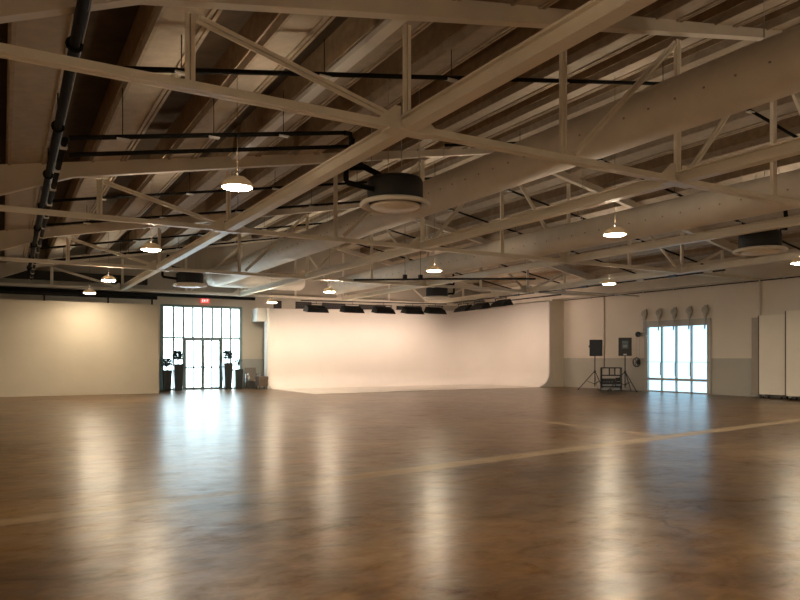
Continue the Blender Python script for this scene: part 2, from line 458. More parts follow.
w = thing('hand_wheel', 'spoked black winding wheel on the wall left of the right window', 'wheel', (XR, 21.55, 1.28))
b = MB(); n = 20; wc = Vector((XR-.16, 21.50, 1.28))
ringp = [wc+Vector((0, .20*math.cos(2*PI*i/n), .20*math.sin(2*PI*i/n))) for i in range(n+1)]
b.tube(ringp, .020, 6); b.build('rim', M['blackmatte'], w)
for i in range(3):
    t = PI*i/3
    MB().cyl(wc+Vector((0, .19*math.cos(t), .19*math.sin(t))), wc-Vector((0, .19*math.cos(t), .19*math.sin(t))), .012, 6).build('spoke', M['blackmatte'], w)
MB().cyl(wc, wc+Vector((.15, 0, 0)), .03, 10).box(XR-.02, XR-.003, 21.42, 21.58, 1.18, 1.38).build('axle', M['blackmatte'], w)
pl = thing('pulley', 'black chain pulley beside the top left of the right window', 'pulley', (XR, 21.4, 2.53))
MB().cyl((XR-.20, 21.42, 2.53), (XR-.13, 21.42, 2.53), .12, 18).build('wheel', M['blackmatte'], pl)
MB().box(XR-.13, XR-.004, 21.35, 21.49, 2.45, 2.61).cyl((XR-.16, 21.30, 2.5), (XR-.16, 20.95, 2.45), .03, 8).cyl((XR-.16, 21.30, 2.6), (XR-.16, 20.98, 2.6), .02, 8).build('bracket', M['hoist'], pl)
for yy in (21.33, 21.515):
    MB().cyl((XR-.165, yy, 1.5), (XR-.165, yy, 2.5), .006, 5).build('chain', M['hoist'], pl)

# conduits on the right wall
def tagged_pipe(name, pts, r, mat, label, cat='pipe', group=None, n=10):
    o = MB().tube(pts, r, n).build(name, mat)
    return tag(o, label, cat, group)
tagged_pipe('wall_conduit', [(XR-.035, 23.55, .95), (XR-.035, 23.55, 4.44)], .026, M['wallright'], 'thin vertical conduit on the right wall behind the speakers')
tagged_pipe('wall_downpipe', [(XR-.05, 15.75, .02), (XR-.05, 15.75, 4.45)], 0.035, M['wallright'], 'vertical painted pipe on the right wall beside the white flats')
cr = thing('cable_run', 'thin dark cable run along the top of the right wall', 'cable', (XR-.05, 16, 4.40))
MB().tube([(XR-.05, 8, 4.40), (XR-.05, 26.2, 4.40)], .022, 8).build('cable', M['blackmatte'], cr)
for i in range(10):
    yy = 10+1.6*i
    MB().box(XR-.09, XR-.006, yy-.03, yy+.03, 4.36, 4.43).build('clip', M['hoist'], cr)

# ------------------------------------------------------------------ cyclorama
cy = thing('cyclorama', 'large white L-shaped cyclorama with curved base and rounded corner', 'cyclorama', (17.4, 31.4, 0))
CX0, CX1, CY0, CY1 = 11.0, 23.90, 26.3, 31.75
R0 = .78                                   # cove radius
def plan_path(off):
    """plan line of the wall moved inwards by off, from the left end to the right end"""
    rc = 2.2
    p = []
    xr, yb = CX1-off, CY1-off
    r = max(rc-off, .05)
    N = 24
    for i in range(N+1): p.append((CX0+(xr-r-CX0)*i/N, yb))
    for i in range(1, 13):
        t = PI/2*(1-i/12); p.append((xr-r+r*math.cos(t), yb-r+r*math.sin(t)))
    for i in range(1, N+1): p.append((xr, yb-r+(CY0-(yb-r))*i/N))
    return p
rows = []
prof = [(R0*(1-math.sin(t)), R0*(1-math.cos(t))) for t in [PI/2*i/12 for i in range(13)]]
prof = [(R0-R0*math.sin(PI/2*i/12), R0-R0*math.cos(PI/2*i/12)) for i in range(13)]   # from floor toe to wall
cols = [plan_path(o) for o, z in prof]
top = plan_path(0)
N = len(top)
def ztop(i): return 3.84+(4.33-3.84)*min(1, max(0, i/(N*.72)))
b = MB(); o0 = len(b.v)
for (o, z), pth in zip(prof, cols):
    for (xx, yy) in pth: b.v.append((xx, yy, z+.012))
for i, (xx, yy) in enumerate(top): b.v.append((xx, yy, ztop(i)))
K = len(prof)+1
for k in range(K-1):
    for i in range(N-1): b.face((k*N+i, k*N+i+1, (k+1)*N+i+1, (k+1)*N+i), True)
# outer skin so that the shell has thickness
out = plan_path(-.16)
ob = len(b.v)
for i, (xx, yy) in enumerate(out): b.v.append((xx, yy, ztop(i)))
oc = len(b.v)
for i, (xx, yy) in enumerate(out): b.v.append((xx, yy, 0))
for i in range(N-1):
    b.face(((K-1)*N+i, (K-1)*N+i+1, ob+i+1, ob+i)); b.face((ob+i, ob+i+1, oc+i+1, oc+i))
for i in (0, N-1):
    b.face([k*N+i for k in range(K)]+[ob+i, oc+i])
b.build('curved_wall', M['cyc'], cy)
b = MB()
xs = CX1-R0
poly = [(CX0, CY0-.35), (xs, CY0)] + [(x_, y_) for x_, y_ in cols[0][::-1]] + [(CX0, cols[0][0][1])]
b.prism(poly, 0, .012, 'z'); b.build('floor_panel', M['cycfloor'], cy)
b = MB(); b.box(CX0-.11, CX0, CY1-.28, CY1+.16, 0, 3.84); b.build('end_post', M['white'], cy)
b = MB(); b.box(CX0-.52, CX0-.11, CY1-.05, YB-.005, 3.22, 3.84); b.build('bulkhead_box', M['white'], cy)

# dark vents on the wall above the cyclorama
for i, (a, c) in enumerate(((11.6, 12.0), (12.75, 13.6), (14.2, 15.5), (16.3, 17.9), (18.6, 20.2))):
    b = MB(); b.box(a, c, YB-.06, YB, 3.75+.05*i, 4.3)
    for j in range(5): b.bar((a, YB-.08, 3.85+.09*j), (c, YB-.08, 3.85+.09*j), .05, .015)
    tag(b.build('wall_vent', M['vent']), ['narrow dark louvre on the back wall above the cyclorama left end', 'dark louvre above the cyclorama behind the first studio light', 'dark louvre above the cyclorama behind the second studio light', 'dark louvre above the cyclorama behind the third studio light', 'dark louvre on the back wall near the cyclorama corner'][i], 'vent', 'dark louvres above the cyclorama')
tagged_pipe('back_pipe', [(-5.9, 32.42, 4.33), (10.6, 32.42, 4.33)], .075, M['black'], 'black pipe along the back wall above the entrance')
t = thing('back_pipe', 'black pipe on short stands just above the beige partition', 'pipe', (0, 30.03, 3.69))
MB().cyl((-5.9, 30.03, 3.98), (5.6, 30.03, 3.98), .075, 14).build('pipe', M['black'], t)
for xx in (-5.5, -3.2, -.9, 1.4, 3.7, 5.4): MB().box(xx-.03, xx+.03, 30.0, 30.06, 3.69, 3.91).build('stand', M['black'], t)
o = MB().box(-5.9, 5.6, 32.2, 32.4, 4.73, 5.1).build('cable_tray', M['vent']); tag(o, 'dark cable tray on the back wall above the beige partition', 'tray')

# ------------------------------------------------------------------ roof trusses and girders
near = ['nearest to the viewer', 'second from the viewer', 'third from the viewer', 'farthest, against the back wall']
for fi, Y in enumerate(FY):
    t = thing('roof_truss', 'cream steel truss across the hall under a pitched beam, '+near[fi], 'truss', (RID, Y, ZC), 'cross trusses')
    # pitched, haunched roof beam
    xs = [XL, -3.4, -2.63, -.69, 1.25, RID, 23.85, XR-.37]
    poly = [(x_, beamlow(x_)) for x_ in xs] + [(x_, roof(x_)-.004) for x_ in (XR-.37, RID, -.69, XL)]
    b = MB(); b.prism(poly, Y-.19, Y-.03)
    b.build('roof_beam', M['beam'], t)
    # bottom chord between girders
    b = MB(); st = [XL]+GX+[XR]
    for a, c in zip(st[:-1], st[1:]):
        a2 = a+(.097 if a in GX else 0); c2 = c-(.097 if c in GX else 0)
        b.box(a2, c2, Y-.075, Y-.012, ZC, ZC+.022); b.box(a2, c2, Y+.012, Y+.075, ZC, ZC+.022)
        b.box(a2, c2, Y-.028, Y-.012, ZC+.022, ZC+.11); b.box(a2, c2, Y+.012, Y+.028, ZC+.022, ZC+.11)
        b.box(a2, c2, Y-.012, Y+.012, ZC+.01, ZC+.10)
    b.build('bottom_chord', M['steel'], t)
    mids = [1.78, 7.26, 12.56, 17.86, 22.7]
    for xx in GX[1:]+mids:
        z0 = ZC+(.20 if xx in GX else .11)
        MB().angles((xx, Y, z0), (xx, Y, beamlow(xx)-.04), .11, (0, 1, 0)).build('vertical', M['steel'], t)
    dg = [(4.54, 1.78), (7.26, 9.84), (9.84, 12.56), (15.16, 12.56), (20.47, 17.86), (20.47, 22.7)]
    for xa, xb in dg:
        sg = 1 if xb > xa else -1
        p = Vector((xa+sg*.22, Y, ZC+(.16))); q = Vector((xb-sg*.08, Y, beamlow(xb-sg*.08)-.10))
        MB().angles(p, q, .10, (0, 1, 0)).build('diagonal', M['steel'], t)
    for xx in GX[1:]:
        b = MB(); b.prism([(xx-.42, ZC+.12), (xx-.10, ZC+.02), (xx-.10, ZC+.32), (xx-.18, ZC+.32)], Y-.01, Y+.01)
        b.prism([(xx+.42, ZC+.12), (xx+.10, ZC+.02), (xx+.10, ZC+.32), (xx+.18, ZC+.32)], Y-.01, Y+.01)
        b.box(xx-.32, xx+.32, Y-.11, Y+.11, ZC-.022, ZC-.002)
        b.build('gusset_plate', M['steel'], t)
gl = ['beyond the left edge over the black pipes', 'leftmost in view, crossing the top centre', 'second from left, passing over the centre', 'third from left, before the right air unit', 'closest to the right wall']
for gi, X in enumerate(GX):
    b = MB()
    w, d, tf = .19, .20, .028
    for z0 in (ZC, ZC+d-tf): b.box(X-w/2, X+w/2, YF+.02, YB-.02, z0, z0+tf)
    b.box(X-.035, X+.035, YF+.02, YB-.02, ZC+tf, ZC+d-tf)
    for sx in (-1, 1): b.box(X+sx*(w/2-.02)-.012, X+sx*(w/2-.02)+.012, YF+.02, YB-.02, ZC+tf, ZC+tf+.05)
    tag(b.build('steel_girder', M['steel']), 'long cream steel girder running into depth, '+gl[gi], 'girder', 'girders running into depth')
# narrow purlin under the roof above the first girder
b = MB(); b.prism([(4.53, roof(4.6)-.10), (4.72, roof(4.6)-.10), (4.72, roof(4.72)-.003), (4.53, roof(4.53)-.003)], 7.9, 15.6)
tag(b.build('roof_purlin', M['white']), 'pale narrow purlin under the roof boards above the leftmost girder', 'beam')

# ------------------------------------------------------------------ fabric ducts
def duct(X, z, r, ya, yb, label, header=None):
    t = thing('fabric_duct', label, 'duct', (X, (ya+yb)/2, z-r), 'white fabric air ducts')
    pts = [(X, ya+.15, z), (X, ya+.5, z)]; rad = [r*.6, r]
    n = 36
    for i in range(1, n): pts.append((X, ya+.5+(yb-ya-(3.0 if header else 1.5))*i/n, z)); rad.append(r*(1+.008*math.sin(i*2.3)))
    if header is None:
        pts += [(X, yb-.6, z), (X, yb-.3, z), (X, yb-.1, z), (X, yb, z)]; rad += [r, r*.9, r*.62, r*.2]
    else:
        for (dx, dy, dz) in ((-.10, -1.9, -.10), (-.30, -1.2, -.20), (-.55, -.75, -.29), (-.80, -.45, -.34), (-.92, -.2, -.36)):
            pts.append((X+dx, yb+dy, z+dz)); rad.append(r*.98)
    b = MB(); b.tube(pts, rad, 28)
    b.cur = 1
    yy = ya+1
    while yy < yb-1.6:
        for ang in (190, ):
            a = math.radians(ang)
            c = Vector((X+(r-.006)*math.cos(a), yy, z+(r-.006)*math.sin(a)))
            dd = Vector((math.cos(a), 0, math.sin(a)))
            b.cyl(c, c+dd*.018, .017, 8)
        yy += .5
    b.build('sleeve', [M['duct'], M['nozzle']], t)
    if header is not None:
        hx, hz = X-1.0, z-.36
        L = [0, .12, .35, 1.2, 2.2, 3.2, header-.5, header-.2, header-.05, header]
        MB().tube([(hx-.25+l, yb, hz) for l in L], [r*.5, r*.85, r, r, r*1.01, r, r, r*.93, r*.7, r*.3], 28).build('header_sleeve', M['duct'], t)
    yy = ya+2.2
    while yy < yb-1:
        rr = r+.008
        MB().cyl((X, yy, z+r), (X, yy, roof(X)+.3), .006, 5).build('hanger_wire', M['hoist'], t)
        yy += 4.07
duct(9.30, H+4.02, .42, -4.5, 31.6, 'large pale fabric duct left of centre, nearest, bending into a cross header at its end', 4.75)
duct(13.9, H+3.40, .385, -4.5, 30.8, 'second large pale fabric duct, farther right than the nearest one')

# ------------------------------------------------------------------ round air units
def make_unit():
    root = thing('air_unit', None, 'air unit', (0, 0, 0), 'round air units in the roof')
    MB().lathe([(.30, .05), (.46, .06), (.48, .10), (.48, .40), (.45, .46), (.2, .50)], n=40).build('drum', M['blackmatte'], root, local=True)
    b = MB(); n = 48
    pr = [(.47, .05), (.52, .0), (.58, -.02), (.61, .0), (.61, .04), (.57, .07), (.47, .07)]
    o = 0
    for r, z in pr:
        for i in range(n): b.v.append((r*math.cos(2*PI*i/n), r*math.sin(2*PI*i/n), z))
    for k in range(len(pr)):
        for i in range(n):
            j = (i+1) % n; k2 = (k+1) % len(pr)
            b.face((k*n+i, k*n+j, k2*n+j, k2*n+i), True)
    b.build('ring', M['ring'], root, local=True)
    MB().lathe([(.30, .03), (.42, .01), (.43, -.01), (.40, -.035), (.001, -.06)], n=40).build('diffuser_plate', M['ring'], root, local=True)
    MB().tube([(-.2, 0, .46), (-.35, .1, .56), (-.55, .1, .62), (-.75, .2, .60), (-.78, .2, .8), (-.72, .2, 1.1)], .05, 10).build('supply_hose', M['black'], root, local=True)
    MB().tube([(-.48, -.1, .22), (-.95, -.1, .26), (-.98, -.1, .30), (-.98, -.1, .62), (-.9, -.1, .66), (-.3, .3, .64)], .045, 10).build('drain_pipe', M['black'], root, local=True)
    for (xx, yy) in ((.3, .3), (-.3, .3), (.3, -.3), (-.3, -.3)):
        MB().cyl((xx, yy, .44), (xx, yy, 2.0), .008, 6).build('hanger_rod', M['hoist'], root, local=True)
    return root
u = make_unit()
for i, (x_, y_, lab) in enumerate(((5.85, 10.3, 'round black air unit with cream ring, largest, near the top centre'), (16.15, 10.25, 'round black air unit with cream ring under the roof at right'), (5.9, 25.5, 'round black air unit far left, in line with the entrance'), (16.6, 25.5, 'round black air unit far away above the cyclorama'))):
    o = u if i == 0 else copy_tree(u)
    o.location = (x_, y_, 4.10); o['label'] = lab
    if i in (1, 3): o.rotation_euler = (0, 0, PI)

# ------------------------------------------------------------------ pendant lamps
def make_lamp():
    root = thing('pendant_lamp', None, 'lamp', (0, 0, 0), 'round pendant lamps')
    b = MB(); n = 40
    pr = [(.245, 0), (.255, .008), (.256, .03), (.242, .065), (.21, .10), (.165, .13), (.13, .155), (.12, .15), (.155, .12), (.20, .09), (.232, .06), (.244, .03), (.24, .008)]
    for r, z in pr:
        for i in range(n): b.v.append((r*math.cos(2*PI*i/n), r*math.sin(2*PI*i/n), z))
    for k in range(len(pr)):
        for i in range(n):
            j = (i+1) % n; k2 = (k+1) % len(pr)
            b.face((k*n+i, k*n+j, k2*n+j, k2*n+i), True)
    b.build('shade', M['shade'], root, local=True)
    MB().lathe([(.23, .02), (.232, .008), (.19, -.012), (.10, -.022), (.001, -.025)], n=40).build('diffuser', M['lamp'], root, local=True)
    MB().lathe([(.122, .128), (.122, .132), (.001, .133)], n=24).build('uplight', M['roof_fill'], root, local=True)  # added upward glow hidden inside the shade to brighten the roof
    MB().cyl((0, 0, .135), (0, 0, .24), .015, 12).build('lamp_holder', M['blackmatte'], root, local=True)
    MB().cyl((0, 0, .24), (0, 0, 1), .004, 6).build('rod', M['slotdeck'], root, local=True)
    return root
lp = make_lamp(); lp.scale = (.9, .9, 1)
rowname = {3.0: 'left row', 10.85: 'middle row', 18.4: 'right row'}
nth = ['nearest in view', 'second nearest', 'third from the viewer', 'farthest', 'added above the picture', 'added behind the viewer']
first = True
rowname[-4.7] = 'unseen left row'
for X in (3.0, 10.85, 18.4, -4.7):
    for k, Y in enumerate((10.0, 16.8, 24.2, 30.7, 3.2, -3.0)):  # unseen lamps overhead, behind and in the left row are added for light
        if X < 0 and k == 3: continue
        if X > 18 and k in (2, 3): continue
        if X > 18 and k == 0: Y = 10.55
        o = lp if first else copy_tree(lp); first = False
        o.location = (X-(.45 if X > 18 and k == 1 else 0), Y, 4.0)
        if k == 3: o.location = (X-(.15 if X < 5 else .5), 28.4 if X < 5 else 29.3, 3.92)
        if X > 5:  # middle and right rows get the stronger added roof glow
            for ch in o.children:
                if ch.name.startswith('uplight'):
                    ch.data = ch.data.copy(); ch.data.materials[0] = M['roof_fill2']
        o['label'] = 'lit round pendant lamp, %s of the %s under the trusses' % (nth[k], rowname[X])
        for ch in o.children:
            if ch.name.startswith('rod'): ch.location = (0, 0, .24); ch.scale = (1, 1, (roof(X)-o.location.z-.24)/.76); ch.location.z = .24-.24*ch.scale.z

# ------------------------------------------------------------------ black pipework
mp = thing('main_pipe', 'thick black main pipe running into depth at the far left', 'pipe', (.7, 14, 4.8))
MB().tube([(.60+.0095*yy, yy, 4.90) for yy in range(-4, 33, 4)], .055, 14).build('pipe', M['black'], mp)
for i in range(9):
    yy = 5.2+3.05*i; xx = .60+.0095*yy
    MB().tube([(xx+.075*math.cos(2*PI*k/12), yy, 4.90+.075*math.sin(2*PI*k/12)) for k in range(13)], .02, 6).cyl((xx, yy, 4.975), (xx, yy, roof(xx)-.003), .01, 6).build('clamp', M['black'], mp)
MB().tube([(.675+.0095*yy, yy-.02, 4.93) for yy in range(-4, 33, 4)], .010, 8).build('bright_conduit', M['conduit'], mp)
sp_ = thing('clipped_pipe', 'black pipe with pale clips beside the thick main pipe', 'pipe', (.9, 20, 4.66))
MB().tube([(.80+.0105*(yy-11.3), yy, 4.72) for yy in (11.3, 15, 20, 25, 30, 32.1)], .045, 12).build('pipe', M['black'], sp_)
for i in range(14):
    yy = 11.6+1.5*i; xx = .80+.0105*(yy-11.3)
    MB().box(xx-.05, xx+.05, yy-.06, yy+.06, 4.664, 4.69).cyl((xx, yy-.05, 4.72), (xx, yy+.05, 4.72), .052, 12).build('clip', M['clip'], sp_)
def sprinkler(Y, xa, xb, drop, r, label, clips=()):
    r *= .82
    t = thing('branch_pipe', label, 'pipe', (xa, Y, roof(xa)-drop), 'black branch pipes across the roof')
    pts = [(xa, Y, roof(xa)-drop)]
    n = 12
    for i in range(1, n+1):
        xx = xa+(xb-xa)*i/n; pts.append((xx, Y, roof(xx)-drop))
    MB().tube(pts, r, 10).build('pipe', M['black'], t)
    for xx in clips:
        if not xa < xx < xb: continue
        z = roof(xx)-drop
        MB().box(xx-.09, xx+.09, Y-.05, Y+.05, z-r-.012, z-r+.008).build('clip', M['clip'], t)
        MB().cyl((xx, Y, z+r*.5), (xx, Y, roof(xx)+.05), .007, 6).build('hanger', M['black'], t)
cl = [2.0, 4.0, 6.2, 8.6, 11.2, 14, 17, 20]
sprinkler(9.1, .75, 24.2, .46, .042, 'long black pipe across the roof between the first and second truss', cl)
sprinkler(11.3, .86, 5.35, .70, .045, 'upper black feed pipe to the nearest air unit, with pale clips', [1.6, 3.0, 4.2])
sprinkler(11.5, .86, 5.6, .90, .042, 'lower black feed pipe to the nearest air unit')
sprinkler(13.4, 8.95, 24.2, .46, .04, 'short black pipe across the roof right of the nearest duct', cl)
sprinkler(17.3, .9, 24.2, .46, .04, 'black pipe across the roof just behind the second truss', cl)
sprinkler(20.6, .95, 24.2, .46, .04, 'black pipe across the roof midway behind the second truss', cl)
sprinkler(25.2, .95, 24.2, .46, .04, 'black pipe across the roof just behind the third truss', cl)
sprinkler(28.8, .95, 24.2, .46, .04, 'farthest black pipe across the roof, near the back wall', cl)
sprinkler(26.8, 1.0, 5.2, .72, .04, 'black feed pipe to the far left air unit', [2, 4])
b = MB(); b.tube([(5.36, 11.3, roof(5.36)-.70), (5.48, 11.3, roof(5.36)-.70), (5.5, 11.3, roof(5.36)-.80), (5.5, 11.3, 4.95), (5.46, 11.1, 4.9), (5.15, 10.6, 4.88)], .045, 10)
tag(b.build('drop_pipe', M['black']), 'black drop pipe turning down to the nearest air unit', 'pipe')

# conduit rails near the last girder
rl = thing('lighting_rail', 'black conduit rail with pale and blue clips under the girder by the right wall', 'rail', (20.2, 20, 4.28))
MB().tube([(20.2, 14, 4.32), (20.2, 20, 4.32), (20.2, 27, 4.32)], .026, 8).build('rail', M['blackmatte'], rl)
for i in range(9):
    yy = 14.6+1.4*i
    MB().box(20.16, 20.24, yy-.16, yy+.16, 4.285, 4.36).build('clip', M['cliplue'] if i % 3 == 1 else M['clip'], rl)
    MB().cyl((20.2, yy, 4.35), (20.37, yy, 4.412), .008, 5).build('hanger', M['hoist'], rl)
tagged_pipe('light_pipe', [(21.0, 22.4, 4.22), (21.0, 28.5, 4.22)], .028, M['blackmatte'], 'dark pipe into depth above the right row of studio lights')
tagged_pipe('cross_pipe', [(19.9, 21.5, 4.26), (XR-.003, 21.5, 4.26)], .024, M['hoist'], 'thin pipe from the conduit rail across to the right wall')
bt = thing('black_batten', 'long black batten hanging in a shallow angle before the far air unit', 'batten', (14, 20.5, 4.28))
MB().tube([(11.0, 22.4, 4.30), (13.1, 21.6, 4.36), (13.5, 21.2, 4.36), (16.6, 19.0, 4.32)], .035, 8).build('bar', M['blackmatte'], bt)
for (xx, yy) in ((12.75, 21.72), (13.25, 21.45)): MB().cyl((xx, yy, 4.36), (xx, yy, roof(xx)), .008, 5).box(xx-.06, xx+.06, yy-.06, yy+.06, 4.38, 4.52).build('hanger', M['blackmatte'], bt)

# ------------------------------------------------------------------ studio lights over the cyclorama
def make_fixture():
    root = thing('studio_light', None, 'studio light', (0, 0, 0), 'studio lights over the cyclorama')
    # open tray, its mouth facing local +y and down
    b = MB()
    W, D = .47, .30
    tp = [(-W, -D*.75, .12), (W, -D*.75, .12), (W, D*.5, .30), (-W, D*.5, .30)]
    bt = [(-W-.06, -D, -.07), (W+.06, -D, -.07), (W+.06, D, .02), (-W-.06, D, .02)]
    b.v += tp+bt
    for q in ((0, 1, 2, 3), (0, 1, 5, 4), (1, 2, 6, 5), (3, 0, 4, 7)): b.face(q)
    o = len(b.v)
    inn = [(x*.97, y*.97, z-.012) for x, y, z in tp]; inb = [(x*.98, y*.98, z) for x, y, z in bt]
    b.v += inn+inb
    for q in ((0, 1, 2, 3), (0, 1, 5, 4), (1, 2, 6, 5), (3, 0, 4, 7)): b.face([o+i for i in q])
    for i, j in ((4, 5), (5, 6), (7, 4), (6, 2), (2, 3), (3, 7)): b.face((i, j, o+j, o+i))
    b.build('housing', M['blackmatte'], root, local=True)
    b = MB(); b.bar((-W*.92, -.04, .09), (W*.92, -.04, .09), .30, .02, (0, -.62, .6)); b.build('lamp_tubes', M['fixture'], root, local=True)
    b = MB()
    for s in (-1, 1): b.bar((s*.40, -.05, .20), (s*.40, -.05, .34), .04, .012)
    b.bar((-.46, -.05, .35), (.46, -.05, .35), .05, .03); b.build('yoke', M['blackmatte'], root, local=True)
    MB().cyl((0, -.05, .35), (0, 0, .46), .012, 6).build('drop_rod', M['blackmatte'], root, local=True)
    return root
fx = make_fixture()
spots = [(12.55, 29.5, 3.62, 0, 'leftmost of the back row'), (14.4, 29.5, 3.66, 0, 'second from left of the back row'), (16.1, 29.5, 3.68, 0, 'third from left of the back row'),
         (17.75, 29.5, 3.71, 0, 'fourth from left of the back row'), (19.1, 29.5, 3.76, 0, 'last of the back row by the corner'),
         (20.6, 29.1, 3.90, -90, 'farthest of the right row'), (20.6, 27.7, 3.93, -90, 'middle of the right row'), (20.6, 26.0, 3.96, -90, 'nearest and rightmost of the right row')]
for i, (x_, y_, z_, a, lab) in enumerate(spots):
    o = fx if i == 0 else copy_tree(fx)
    o.location = (x_, y_, z_); o.rotation_euler = (0, 0, math.radians(a)); o['label'] = 'black tray studio light over the cyclorama, '+lab
tagged_pipe('grid_pipe', [(11.8, 29.5, 4.10), (19.8, 29.5, 4.24)], .024, M['blackmatte'], 'thin dark pipe carrying the back row of studio lights')
tagged_pipe('grid_pipe', [(20.6, 30.0, 4.36), (20.6, 25.2, 4.385)], .024, M['blackmatte'], 'thin dark pipe carrying the right row of studio lights')

# ------------------------------------------------------------------ planters by the entrance
def planter(x_, y_, hgt, wt, wb, ph, pr, n, label):
    t = thing('planter', label, 'planter', (x_, y_, 0), 'tapered planters at the entrance')
    b = MB(); o = 0
    def sq(w, z): return [(x_-w/2, y_-w/2, z), (x_+w/2, y_-w/2, z), (x_+w/2, y_+w/2, z), (x_-w/2, y_+w/2, z)]
    b.v += sq(wb, 0)+sq(wt, hgt)+sq(wt*.86, hgt)+sq(wt*.86, hgt-.06)
    for k in range(3):
        for i in range(4):
            j = (i+1) % 4; b.face((k*4+i, k*4+j, k*4+4+j, k*4+4+i))
    b.face((3, 2, 1, 0)); b.face((12, 13, 14, 15))
    b.build('pot', M['planter'], t)
    b = MB(); tips = []
    for i in range(4):
        a = random.uniform(0, 2*PI); rr = pr*.35
        tip = (x_+rr*math.cos(a), y_+rr*math.sin(a), hgt+ph*random.uniform(.5, .8))
        b.tube([(x_+.02*math.cos(a), y_+.02*math.sin(a), hgt-.06), (x_+rr*.4*math.cos(a), y_+rr*.4*math.sin(a), hgt+ph*.3), tip], .010, 6); tips.append(tip)
    b.build('stem', M['stem'], t)
    b = MB()
    for i in range(n):
        a = random.uniform(0, 2*PI); e = random.uniform(-.8, 1); rr = pr*random.uniform(.35, 1)
        c = Vector((x_+rr*math.cos(a)*math.sqrt(max(.05, 1-e*e*.6)), y_+rr*math.sin(a)*math.sqrt(max(.05, 1-e*e*.6)), hgt+ph*.62+e*ph*.36))
        d = Vector((math.cos(a), math.sin(a), random.uniform(-.3, .8))).normalized(); s_ = Vector((-math.sin(a), math.cos(a), random.uniform(-.4, .4))).normalized()
        L = random.uniform(.12, .20); w_ = L*.32; u_ = d.cross(s_)*.012
        o = len(b.v)
        b.v += [tuple(c-d*L*.5), tuple(c+s_*w_+u_), tuple(c+d*L*.5), tuple(c-s_*w_+u_), tuple(c-u_)]
        for q in ((0, 1, 4), (1, 2, 4), (2, 3, 4), (3, 0, 4)): b.face([o+i for i in q])
    b.build('foliage', M['leaf'], t)
planter(6.43, 32.12, .93, .37, .28, .52, .23, 190, 'short dark planter at the far left of the entrance')
planter(6.86, 31.95, 1.20, .42, .31, .60, .26, 230, 'tall dark planter left of the double doors')
planter(9.15, 32.05, 1.24, .42, .31, .56, .25, 190, 'tall dark planter right of the double doors')
planter(9.68, 32.15, .94, .39, .30, .48, .15, 50, 'short dark planter at the right end of the entrance')

# seats in the alcove right of the entrance
t = thing('lounge_chair', 'grey-brown chair with metal arms in the alcove right of the entrance', 'chair', (10.28, 32.0, 0))
MB().box(10.12, 10.62, 31.8, 32.3, .38, .50).build('seat', M['fabric'], t)
MB().prism([(32.26, .48), (32.36, .48), (32.46, .98), (32.38, 1.0)], 10.12, 10.62, 'x').build('backrest', M['fabric'], t)
for sx in (10.10, 10.64):
    MB().tube([(sx, 31.8, 0.0), (sx, 31.8, .66), (sx, 31.86, .70), (sx, 32.32, .70)], .018, 8).build('armrest', M['chrome'], t)
    MB().cyl((sx, 32.3, 0), (sx, 32.3, .7), .018, 8).build('leg', M['chrome'], t)
t = thing('upholstered_bench', 'low brown upholstered block seat beside the cyclorama end', 'bench', (10.6, 31.4, 0))
MB().box(10.36, 10.80, 31.10, 31.56, .14, .46).build('base', M['brownfab'], t)
MB().box(10.34, 10.81, 31.08, 31.57, .46, .60).build('cushion', M['brownfab'], t)
for sx in (10.40, 10.76):
    for sy in (31.14, 31.52): MB().cyl((sx, sy, 0), (sx, sy, .14), .02, 8).build('foot', M['blackmatte'], t)

# ------------------------------------------------------------------ PA speakers, stands and the cart
def stand(x_, y_, ztop_, label, rot):
    t = thing('speaker_stand', label, 'stand', (x_, y_, 0), 'tripod speaker stands')
    MB().cyl((x_, y_, .16), (x_, y_, ztop_), .022, 10).build('pole', M['blackmatte'], t)
    MB().cyl((x_, y_, .78), (x_, y_, .90), .045, 12).cyl((x_, y_, .26), (x_, y_, .32), .038, 12).build('collar', M['blackmatte'], t)
    for i in range(3):
        a = rot+2*PI*i/3; c, s_ = math.cos(a), math.sin(a)
        lg = MB().cyl((x_+.03*c, y_+.03*s_, .84), (x_+.74*c, y_+.74*s_, .02), .018, 8).build('leg', M['blackmatte'], t)
        MB().cyl((x_+.71*c, y_+.71*s_, .04), (x_+.755*c, y_+.755*s_, .012), .026, 8).build('rubber_foot', M['black'], lg)
        MB().cyl((x_+.03*c, y_+.03*s_, .29), (x_+.33*c, y_+.33*s_, .40), .012, 6).build('brace', M['blackmatte'], t)
def speaker(x_, y_, z0, w_, d_, h_, rz, label, panel):
    t = thing('loudspeaker', label, 'speaker', (x_, y_, z0), 'loudspeakers on stands', rz)
    pl_ = [(-w_/2, -d_/2), (w_/2, -d_/2), (w_/2*.68, d_/2), (-w_/2*.68, d_/2)]
    MB().prism(pl_, 0, h_, 'z').build('cabinet', M['speaker'], t, local=True)
    if not panel:
        MB().box(-w_*.46, w_*.46, -d_/2-.018, -d_/2, .04, h_-.04).build('grille', M['grille'], t, local=True)
    else:
        MB().box(-w_*.24, w_*.24, -d_/2-.012, -d_/2, h_*.40, h_*.84).build('control_panel', M['screen'], t, local=True)
        b = MB()
        for i in range(4): b.cyl((-w_*.16+i*w_*.11, -d_/2-.03, h_*.74), (-w_*.16+i*w_*.11, -d_/2-.012, h_*.74), .016, 8)
        b.box(-w_*.15, w_*.15, -d_/2-.02, -d_/2-.012, h_*.47, h_*.60)
        b.build('knobs', M['grey'], t, local=True)
        MB().box(-.07, .07, -d_/2-.02, -d_/2, .03, .09).build('badge', M['clip'], t, local=True)
    for s_ in (-1, 1): MB().box(s_*w_*.44-.012, s_*w_*.44+.012, -.07, .07, h_*.52, h_*.66).build('handle', M['blackmatte'], t, local=True)
stand(23.50, 22.85, 1.56, 'black tripod stand under the left loudspeaker', math.radians(255))
